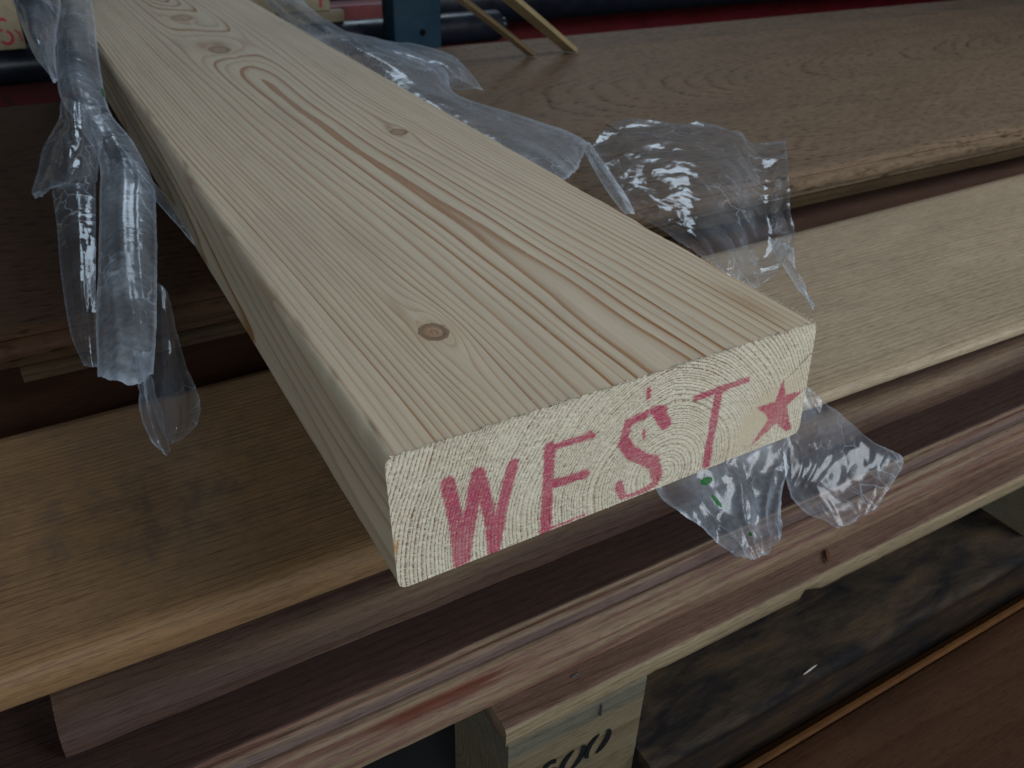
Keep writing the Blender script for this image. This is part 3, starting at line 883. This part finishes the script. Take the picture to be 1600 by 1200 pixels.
# timbers on the far side of the rack, ends towards us
M_FAR = mat_plain('pale_sawn_timber', (0.30, 0.25, 0.165), 0.7, 0.2, nsc=120)
M_INK = mat_plain('red_stamp_ink', (0.40, 0.03, 0.055), 0.7, 0.2, nsc=200)
t1 = empty('far_timber', (-0.12, 1.0, -0.003))
tag(t1, 'pale timber end with red stamped letter above the black roller', 'timber', 'stamped timbers behind the rack')
box('timber_body', -230, -34, 700, 1500, -3, 36, M_FAR, t1, 1.5)
def ink_mesh(strokes, y, par):
    V, Fc = [], []
    for pts, w_ in strokes:
        v_, f_ = stroke_band(pts, w_, y, 0.3)
        k = len(V)
        V += v_
        Fc += [tuple(i + k for i in q) for q in f_]
    return mesh_obj('stamped_letter', np.array(V) / 1000, Fc, M_INK, par, smooth=False)
ink_mesh([(arc(-47, 16.5, 4.6, 4.5, 40, 255, 0), 2.4), (arc(-47, 7.0, 4.6, 5.0, 75, -150, 0), 2.4)], 699.6, t1)
ink_mesh([([(-36.0, 3), (-36.6, 9), (-39.5, 12.5)], 1.6)], 699.6, t1)
t2 = empty('far_timber', (0.19, 1.0, -0.003))
tag(t2, 'pale timber end with red smear beside the blue post', 'timber', 'stamped timbers behind the rack')
box('timber_body', 150, 236, 715, 1500, 8, 48, M_FAR, t2, 1.5)
ink_mesh([([(226, 12), (227, 24), (229, 36)], 3.0)], 714.6, t2)
sup = box('spacer_stick', 120, 250, 716, 728, -2.9, 7.8, M_LATH, tint=(0.2, 0.16, 0.1), bev=0.8)
tag(sup, 'short dark spacer stick on the roller under the far timber', 'stick', 'spacer sticks')
# ------------------------------------------------------------------ the printed plank
W, H = 135.0, 38.0
KNOTS = [  # x, y, radius, stretch, darkness
    (33.8, 46.0, 3.7, 0.30, 1.0), (99.0, 223.0, 3.8, 0.30, 0.85), (67.0, 432.0, 6.0, 0.22, 0.75), (68.0, 550.0, 7.0, 0.25, 0.55), (30, 820, 5, .3, .8)]

def plank_ring(x, y, z):
    x = x.copy(); z = z.copy()
    wz = sstep(8, 30, z)
    for kx, ky, a, sy, ks in KNOTS:
        dx, dy = x - kx, (y - ky) * sy
        rho2 = dx * dx + dy * dy
        A2 = (a * 1.25) ** 2
        x = x - wz * dx * A2 / (rho2 + 0.25 * A2) * np.exp(-rho2 / (5.0 * a) ** 2)
    px_ = 83 - 14 * sstep(0, 300, y) + 2 * vnoise(y / 300.0, 0, 0, 3)
    pz_ = 5.5 + 2.2 * vnoise(y / 260.0, 3, 0, 9)
    r = np.hypot(x - px_, (z - pz_))
    r = r + 0.115 * np.minimum(np.abs(x - px_ + 1.4 * vnoise(y / 28.0, 7, 0, 13)), 16) * wz
    r = r + 0.9 * vnoise(x / 34, y / 260, z / 34, 21) + 0.35 * vnoise(x / 11, y / 90, z / 11, 23)
    r = r + 11.0 * np.exp(-((x - 69) / 17.0) ** 2 - ((y - 450) / 62.0) ** 2) * wz
    r = r + 5.0 * np.exp(-((x - 68) / 12.0) ** 2 - ((y - 560) / 50.0) ** 2) * wz
    r = r + 2.5 * np.exp(-((x - 33.8) / 5.0) ** 2 - ((y - 52) / 16.0) ** 2) * wz
    return (r + 1.4 * vnoise(r / 7.0, 0, 0, 31)) / 2.05 + np.interp(y, [0, 60, 100, 150, 200, 300, 360, 420], [-.72, -.42, -.08, .27, .54, .69, .45, .2])

def knot_attr(x, y, z):
    kd = np.full(x.shape, 9.0)
    ks_ = np.zeros(x.shape)
    for kx, ky, a, sy, ks in KNOTS:
        asp = 0.82 if a < 5.5 else 0.6
        d = np.hypot((x - kx), (y - ky) * asp) / a + np.where(z < 20, 9, 0)
        m = d < kd
        kd = np.where(m, d, kd)
        ks_ = np.where(m, ks, ks_)
    return np.minimum(kd, 4.0), ks_

def y_end(x, z):
    return 0.98 * x / W - 3.3 * (1 - z / H)

R_ = 2.6
def perim():
    pts = []
    for x in np.arange(R_, W - R_ + .01, (W - 2 * R_) / 130): pts.append((x, H))
    for a in np.linspace(80, 0, 7): pts.append((W - R_ + R_ * math.cos(math.radians(a)), H - R_ + R_ * math.sin(math.radians(a))))
    for z in np.linspace(H - R_ - 1.8, R_ + 1.8, 17): pts.append((W, z))
    for a in np.linspace(0, -80, 5): pts.append((W - R_ + R_ * math.cos(math.radians(a)), R_ + R_ * math.sin(math.radians(a))))
    for x in np.linspace(W - R_, R_, 20): pts.append((x, 0))
    for a in np.linspace(-100, -180, 5): pts.append((R_ + R_ * math.cos(math.radians(a)), R_ + R_ * math.sin(math.radians(a))))
    for z in np.linspace(R_ + 1.5, H - R_ - 1.5, 22): pts.append((0, z))
    for a in np.linspace(180, 100, 7): pts.append((R_ + R_ * math.cos(math.radians(a)), H - R_ + R_ * math.sin(math.radians(a))))
    return np.array(pts)

PR = perim()
n = len(PR)
ys = [0.0]
while ys[-1] < 1650:
    ys.append(ys[-1] + (1.6 if ys[-1] < 110 else min(12.0, 1.6 + (ys[-1] - 110) * 0.012)))
ys = np.array(ys)
X = np.tile(PR[:, 0], len(ys)); Z = np.tile(PR[:, 1], len(ys)); Yb = np.repeat(ys, n)
Y = Yb + y_end(X, Z) * np.clip(1 - Yb / 60.0, 0, 1)
# arris slightly worn
cxn = np.where(X < R_, R_ - X, np.where(X > W - R_, X - W + R_, 0)); czn = np.where(Z > H - R_, Z - H + R_, np.where(Z < R_, R_ - Z, 0))
corner = (cxn > 0.15) & (czn > 0.15)
dent = np.where(corner, 0.10 + 0.30 * np.clip(fbm(Yb / 13.0, X / 40, Z / 40, 81, 3), -0.2, 1), 0.0)
X = X + dent * np.where(X < W / 2, 1, -1) * 0.7
Z = Z + dent * np.where(Z < H / 2, 1, -1) * 0.7
faces, mid = [], []
for i in range(len(ys) - 1):
    a, b = i * n, (i + 1) * n
    for j in range(n):
        k = (j + 1) % n
        faces.append((a + j, b + j, b + k, a + k)); mid.append(0)
faces.append(tuple(range((len(ys) - 1) * n, len(ys) * n))); mid.append(0)
# end cap: fine grid with real sawn roughness
GX, GZ = 390, 112
u = np.linspace(0, 1, GX); v = np.linspace(0, 1, GZ)
gx = np.repeat(u * W, GZ)
lo_c = np.where(gx < R_, R_ - np.sqrt(np.maximum(R_**2 - (R_ - gx)**2, 0)), np.where(gx > W - R_, R_ - np.sqrt(np.maximum(R_**2 - (gx - W + R_)**2, 0)), 0))
gz = lo_c + np.tile(v, GX) * (H - 2 * lo_c)
edge = np.minimum(np.minimum(gx, W - gx), np.minimum(gz - lo_c, H - lo_c - gz))
ring_c = plank_ring(gx, np.zeros_like(gx), gz)
INKX = []
# ink distance
ink = np.full(gx.shape, 9.0)
for x0, z0, x1, z1, hw in INK_STROKES:
    dx, dz = x1 - x0, z1 - z0
    t = np.clip(((gx - x0) * dx + (gz - z0) * dz) / (dx * dx + dz * dz + 1e-9), 0, 1)
    ink = np.minimum(ink, np.hypot(gx - x0 - t * dx, gz - z0 - t * dz) - hw)
S = np.array(INK_STAR)
ins = np.zeros(gx.shape, bool)
dmin = np.full(gx.shape, 9.0)
for i in range(len(S)):
    a, b = S[i], S[(i + 1) % len(S)]
    cond = ((a[1] > gz) != (b[1] > gz)) & (gx < (b[0] - a[0]) * (gz - a[1]) / (b[1] - a[1] + 1e-12) + a[0])
    ins ^= cond
    d = b - a
    t = np.clip(((gx - a[0]) * d[0] + (gz - a[1]) * d[1]) / (d @ d), 0, 1)
    dmin = np.minimum(dmin, np.hypot(gx - a[0] - t * d[0], gz - a[1] - t * d[1]))
ink = np.minimum(ink, np.where(ins, -dmin, dmin))
# crack
crack = np.full(gx.shape, 9.0)
CR = [(135.2, 27.8), (131.5, 25.2), (127.5, 22.3), (124.0, 20.6)]
for (x0, z0), (x1, z1), wd in zip(CR[:-1], CR[1:], (0.0, 0.05, 0.2)):
    dx, dz = x1 - x0, z1 - z0
    t = np.clip(((gx - x0) * dx + (gz - z0) * dz) / (dx * dx + dz * dz), 0, 1)
    crack = np.minimum(crack, np.hypot(gx - x0 - t * dx, gz - z0 - t * dz) + wd)
smooth_g = np.exp(-(((gx - 119) * 0.9 + (gz - 13) * 0.2) / 12.0) ** 2 - (((gz - 13) - 0.55 * (gx - 119)) / 6.5) ** 2)
smooth_g = np.clip(smooth_g * 1.5, 0, 1)
edge_resin = np.exp(-((gx - 0.0) / 1.0) ** 2 - ((gz - 13) / 2.2) ** 2)
ra, rb = gx * 0.82 + gz * 0.57, gz * 0.82 - gx * 0.57
ra, rb = ra + 1.4 * vnoise(gx / 1.9, gz / 2.3, 0, 71), rb + 1.4 * vnoise(gx / 2.1, gz / 1.7, 5, 73)
rough = 0.11 * fbm(ra / 0.8, rb / 0.8, 0, 51, 2) + 0.10 * vnoise(ra / 3, rb / 3, 0, 55)
pits = np.clip((ring_c % 1.0) - 0.7, 0, 0.3) / 0.3 * (0.5 + 0.5 * vnoise(ra / 1.1, rb / 1.1, 0, 57)) * 0.30
disp = (rough + pits) * (1 - 0.7 * smooth_g) + np.clip(0.32 - crack, 0, 0.32) * 4.0
disp = disp * np.clip(edge / 0.5, 0, 1)
# fuzzy torn fibres along the top arris
gy = y_end(gx, gz) + disp
top_fr = np.exp(-(H - lo_c - gz) / 0.5)
gz2 = gz + top_fr * np.clip(vnoise(gx / 0.7, 0, 0, 61), 0, 1) * 0.35
gy = gy - top_fr * np.clip(vnoise(gx / 0.5, 4, 0, 63), 0, 1) * 0.35
base = len(X)
for i in range(GX - 1):
    for j in range(GZ - 1):
        p = base + i * GZ + j
        faces.append((p, p + GZ, p + GZ + 1, p + 1)); mid.append(1)
AX = np.concatenate([X, gx]); AY = np.concatenate([Y, gy]); AZ = np.concatenate([Z, gz2])
kd, ks = knot_attr(X, Yb, Z)
stain = 0.55 * np.exp(-(((X - 124) + 0.10 * (Yb - 20)) / 4.0) ** 2) * np.exp(-((Yb - 18) / 16.0) ** 2) * np.where(Z > 30, 1, 0)
stain = stain + 0.5 * np.exp(-((X - 30.5) / 1.3) ** 2 - ((Yb - 62) / 11.0) ** 2) * np.where(Z > 30, 1, 0)
zc = np.zeros(len(gx))
px_t = 83 - 14 * sstep(0, 300, Yb) + 2 * vnoise(Yb / 300.0, 0, 0, 3)
streak = np.exp(-((X - px_t) / 4.0) ** 4) * sstep(60, 120, Yb) * (1 - sstep(325, 350, Yb)) * np.where(Z > 30, 1, 0)
bold = np.clip(np.exp(-(gx / 26.0) ** 2) + 0.8 * np.exp(-((H - gz) / 9.0) ** 2) * np.exp(-((gx - 108) / 22.0) ** 2), 0, 1)
apex = np.exp(-((X - px_t) / 32.0) ** 4) * np.where(Z > 30, 1, 0)
attrs = {'apex': np.concatenate([apex, zc]), 'streak': np.concatenate([streak, zc]), 'bold': np.concatenate([np.zeros(len(X)), bold]), 'ring': np.concatenate([plank_ring(X, Yb, Z), ring_c]), 'kd': np.concatenate([kd, zc + 4]), 'ks': np.concatenate([ks, zc]),
         'stain': np.concatenate([stain, zc]), 'ink': np.concatenate([np.full(len(X), 9.0), ink]), 'crack': np.concatenate([np.full(len(X), 9.0), crack]),
         'smooth_grain': np.concatenate([np.zeros(len(X)), smooth_g]), 'edge_resin': np.concatenate([np.zeros(len(X)), edge_resin])}
M_SIDE, M_END = mat_plank_side(), mat_plank_end()
plank = mesh_obj('printed_plank', np.stack([AX, AY, AZ], 1) / 1000.0, faces, [M_SIDE, M_END], None, attrs, mid)
sharp_by_angle(plank, 60)
tag(plank, 'new pale softwood plank with knots, red WEST and star stamped on its end', 'plank')

# torn fibre fringe along the sawn edge, one part
M_FIB = mat_plain('torn_wood_fibre', (0.66, 0.60, 0.48), 0.7, 0.2, nsc=400)
V, Fc = [], []
def sliver(p, d, L, w):
    p = np.array(p, float); d = np.array(d, float); d /= np.linalg.norm(d)
    s = np.cross(d, rng.normal(size=3)); s /= np.linalg.norm(s)
    q = np.cross(s, d)
    k = len(V)
    for a in (0, 2.1, 4.2):
        V.append(p + (s * math.cos(a) + q * math.sin(a)) * w)
    V.append(p + d * L + q * w * 0.8)
    Fc.extend([(k, k + 1, k + 3), (k + 1, k + 2, k + 3), (k + 2, k, k + 3)])
for i in range(900):
    x = rng.uniform(1.5, W - 1)
    dens = 0.5 + 0.5 * float(vnoise(x / 6.0, 0, 0, 91))
    if rng.random() > dens: continue
    sliver((x, float(y_end(x, H)) + rng.uniform(-0.1, .3), H - 0.15), (rng.normal(0, .7), -rng.uniform(.1, 1.0), rng.uniform(-.1, 1.0)), rng.uniform(.4, 1.4), rng.uniform(.09, .18))
for i in range(120):
    x = rng.uniform(2, W - 1)
    sliver((x, float(y_end(x, 0)) + .1, 0.15), (rng.normal(0, .7), -rng.uniform(.2, 1.0), -rng.uniform(0, 1.0)), rng.uniform(.2, .8), rng.uniform(.05, .09))
for i in range(260):
    x, z = rng.uniform(2, W - 2), rng.uniform(2, H - 1)
    sliver((x, float(y_end(x, z)) + .05, z), (rng.normal(0, 1.0), -rng.uniform(.3, 1.0), rng.normal(0, 1.0)), rng.uniform(.2, .55), rng.uniform(.04, .08))
# the one longer tuft at the middle of the top edge
for k in range(7):
    sliver((75.4 + .4 * rng.normal(), float(y_end(75, H)) - .1, H - .1), (rng.normal(0, .5), -.5, 1.0), rng.uniform(1.0, 2.0), .11)
fr = mesh_obj('torn_fibres', np.array(V) / 1000, Fc, M_FIB, plank, smooth=False)
fr["kind"] = "stuff"

# sawdust specks lying on the plank
M_DUST = mat_plain('pale_sawdust', (0.74, 0.70, 0.60), 0.8, 0.2, nsc=500)
V, Fc = [], []
def speck(p, s):
    k = len(V)
    for d in ((1, 0, 0), (-1, 0, 0), (0, 1, 0), (0, -1, 0), (0, 0, .8), (0, 0, -.4)):
        V.append(np.array(p) + np.array(d) * s * rng.uniform(.5, 1.3, 3))
    for a, b in ((0, 2), (2, 1), (1, 3), (3, 0)):
        Fc.append((k + a, k + b, k + 4)); Fc.append((k + b, k + a, k + 5))
for i in range(230):
    speck((rng.uniform(3, W - 3), 3 + abs(rng.normal(0, 130)), H + .05), rng.uniform(.09, .27))
for i in range(160):
    yy = abs(rng.normal(0, 26)) + .5
    speck((W - .4 - abs(rng.normal(0, 1.6)), yy, H - .02 - 0.1 * rng.random()), rng.uniform(.08, .22))
for i in range(70):
    speck((rng.uniform(2, W - 3), 1.2 + abs(rng.normal(0, 3)), H + .03), rng.uniform(.06, .16))
du = mesh_obj('sawdust', np.array(V) / 1000, Fc, M_DUST, None, smooth=False)
tag(du, 'pale sawdust specks scattered on the new softwood plank', 'sawdust', kind='stuff')

# loose splinters
M_SPL = mat_plain('brown_splinter', (0.13, 0.05, 0.02), 0.6, 0.3, nsc=200)
M_CHIP = mat_plain('white_chip', (0.62, 0.60, 0.55), 0.7, 0.2, nsc=200)
tag(splinter('splinter', (163.6, -5.2, -60.7), (158.5, -10.8, -60.2), 1.5, M_SPL), 'brown wood splinter lying on the pallet deck board', 'splinter', 'loose splinters')
tag(splinter('splinter', (269.5, 296, 2.2), (272.0, 284, .3), 1.3, M_SPL), 'dark sliver standing on the wide grooved board', 'splinter', 'loose splinters')
tag(splinter('wood_chip', (152.5, -18.6, -109.3), (160.5, -17.9, -109.0), 0.6, M_CHIP), 'small white chip on the edge of the black stained board', 'chip')

# ------------------------------------------------------------------ plastic film
M_FILM = mat_film('clear_wrap', 0.16, 0.95, 0.11, 120, 0.42)
M_FILM_MILKY = mat_film('milky_wrap', 0.40, 0.8, 0.15, 75, 0.40)
M_FILM_BAG = mat_film('bag_wrap', 0.20, 0.75, 0.18, 150, 0.26)

def catmull(P, t):
    """P: (k, m, 3) control rows, t: samples 0..1 along axis 0"""
    k = len(P)
    Q = np.concatenate([2 * P[:1] - P[1:2], P, 2 * P[-1:] - P[-2:-1]])
    s = np.clip(t * (k - 1), 0, k - 1 - 1e-6)
    i = s.astype(int)
    f = (s - i)[:, None, None]
    a, b, c, d = Q[i], Q[i + 1], Q[i + 2], Q[i + 3]
    return 0.5 * (2 * b + (c - a) * f + (2 * a - 5 * b + 4 * c - d) * f * f + (3 * b - a - 3 * c + d) * f ** 3)

def film(name, key, mat, parent, nu=46, nv=70, amp=1.2, rag=0.8, haze=1.0, seed=1, ridge=12.0, marks=None, cr2=0.6, cr3=0.2, pleat=0.8):
    P = np.array(FILM[key], float)
    G = catmull(P, np.linspace(0, 1, nv))
    G = np.swapaxes(catmull(np.swapaxes(G, 0, 1), np.linspace(0, 1, nu)), 0, 1)   # (nv, nu, 3)
    vv, uu = np.meshgrid(np.linspace(0, 1, nv), np.linspace(0, 1, nu), indexing='ij')
    du_ = np.gradient(G, axis=1); dv_ = np.gradient(G, axis=0)
    nr = np.cross(du_, dv_)
    nr /= np.linalg.norm(nr, axis=2, keepdims=True) + 1e-9
    x, y, z = G[..., 0], G[..., 1], G[..., 2]
    n1 = vnoise(x / ridge, y / (ridge * 2.2), z / ridge, seed)
    n2 = vnoise(x / (ridge * .45), y / ridge, z / (ridge * .45), seed + 2)
    n3 = vnoise(x / (ridge * .2), y / (ridge * .45), z / (ridge * .2), seed + 4)
    hgt = amp * ((1 - 2 * np.abs(n1)) * 0.9 + cr2 * (1 - 2 * np.abs(n2)) * 0.55 + cr3 * 0.22 * n3)
    # long pleats along the hanging direction
    hgt = hgt + amp * pleat * np.abs(vnoise(uu * 7 + 1.2 * vnoise(vv * 3, 0, 0, seed + 8), vv * 1.3, 0, seed + 6))
    G = G + nr * hgt[..., None]
    # torn outline
    eb = np.clip(1 - np.minimum(np.minimum(uu, 1 - uu) * nu, np.minimum(vv, 1 - vv) * nv) / 3.0, 0, 1)
    tv = dv_ / (np.linalg.norm(dv_, axis=2, keepdims=True) + 1e-9)
    tu = du_ / (np.linalg.norm(du_, axis=2, keepdims=True) + 1e-9)
    jag = fbm(x / 2.2, y / 4, z / 2.2, seed + 10, 3)
    jg2 = fbm(x / 2.2 + 40, y / 4, z / 2.2, seed + 12, 3)
    ev = np.clip(1 - np.minimum(vv, 1 - vv) * nv / 3.0, 0, 1)
    G = G + tv * (jag * rag * ev)[..., None] * 1.6 + tu * (jg2 * rag * np.clip(1 - np.minimum(uu, 1 - uu) * nu / 2.0, 0, 1))[..., None] * 0.5
    faces = [(i * nu + j, i * nu + j + 1, (i + 1) * nu + j + 1, (i + 1) * nu + j) for i in range(nv - 1) for j in range(nu - 1)]
    hz = haze * (0.8 + 0.5 * vnoise(x / 9, y / 20, z / 9, seed + 20)) + 1.3 * eb
    pr = np.zeros(x.shape)
    if marks:
        for (mu, mv, su, sv, sh) in marks:
            pr = np.maximum(pr, np.exp(-(((uu - mu) - sh * (vv - mv)) / su) ** 2 - ((vv - mv) / sv) ** 2))
    return mesh_obj(name, G.reshape(-1, 3) / 1000.0, faces, mat, parent, {'haze': hz.ravel(), 'print': pr.ravel()})

lf = empty('plastic_wrap', (-0.03, 0.3, 0.0))
tag(lf, 'torn plastic wrap hanging down beside the narrow long edge of the new plank', 'plastic wrap')
film('hanging_strip', 'strip', M_FILM_MILKY, lf, 44, 120, 0.7, 0.5, 0.95, 101, 34, cr2=0.25, cr3=0.05, pleat=0.9, marks=[(0.97, 0.28, 0.03, 0.02, 0.0)])
film('torn_tail', 'tail', M_FILM_MILKY, lf, 26, 60, 0.7, 0.6, 0.6, 111, 9)
film('clear_flap', 'clear_flap', M_FILM, lf, 34, 60, 0.8, 0.6, 0.7, 121, 14, cr2=0.4)
film('faint_flap', 'faint_flap', M_FILM, lf, 30, 60, 0.5, 0.3, 0.55, 131, 30, cr2=0.3)
film('crumpled_flap', 'crumple', M_FILM, lf, 40, 50, 1.4, 0.6, 1.1, 141, 14, cr2=0.5)
film('far_flap', 'far_sheet', M_FILM_MILKY, lf, 34, 50, 1.0, 0.4, 0.6, 151, 20, cr2=0.3)
film('ribbon', 'ribbon', M_FILM_MILKY, lf, 16, 50, 0.3, 0.2, 0.6, 161, 14, cr2=0.3)

rf = empty('plastic_wrap', (0.19, 0.35, 0.0))
tag(rf, 'milky plastic wrap lying along the plank on the wide grooved board', 'plastic wrap')
film('side_sheet', 'right_sheet', M_FILM_MILKY, rf, 36, 130, 1.2, 0.4, 0.85, 201, 30, cr2=0.3, cr3=0.05)
film('torn_flap', 'right_flap', M_FILM_MILKY, rf, 70, 30, 0.9, 0.4, 0.7, 211, 20, cr2=0.3, cr3=0.05)
film('folded_ribbon', 'right_ribbon', M_FILM_MILKY, rf, 18, 50, 0.3, 0.15, 1.1, 221, 20, cr2=0.2, cr3=0)

bf = empty('plastic_wrap', (0.25, 0.18, 0.0))
tag(bf, 'clear crinkled plastic sheet standing over the grooved board edge', 'plastic wrap')
film('crinkled_sheet', 'big', M_FILM, bf, 110, 90, 1.5, 0.7, 0.75, 231, 17, cr2=0.55, cr3=0.1)
film('torn_spike', 'spike', M_FILM_MILKY, bf, 24, 50, 0.6, 0.4, 0.8, 241, 8)

uf = empty('plastic_wrap', (0.14, 0.01, -0.05))
tag(uf, 'shiny crumpled plastic bag with green print hanging under the stamped plank end', 'plastic wrap')
film('bag_fold', 'bag', M_FILM_BAG, uf, 80, 80, 1.2, 0.4, 1.7, 251, 11, cr2=0.6, cr3=0.1, pleat=2.2, marks=[(0.30, 0.30, 0.05, 0.035, 0.0), (0.34, 0.47, 0.022, 0.07, 0.5), (0.52, 0.80, .03, .02, 0)])
film('bag_flap', 'bag_flap', M_FILM_BAG, uf, 80, 90, 1.1, 0.7, 0.9, 261, 14, cr2=0.5, cr3=0.35, pleat=0.5)
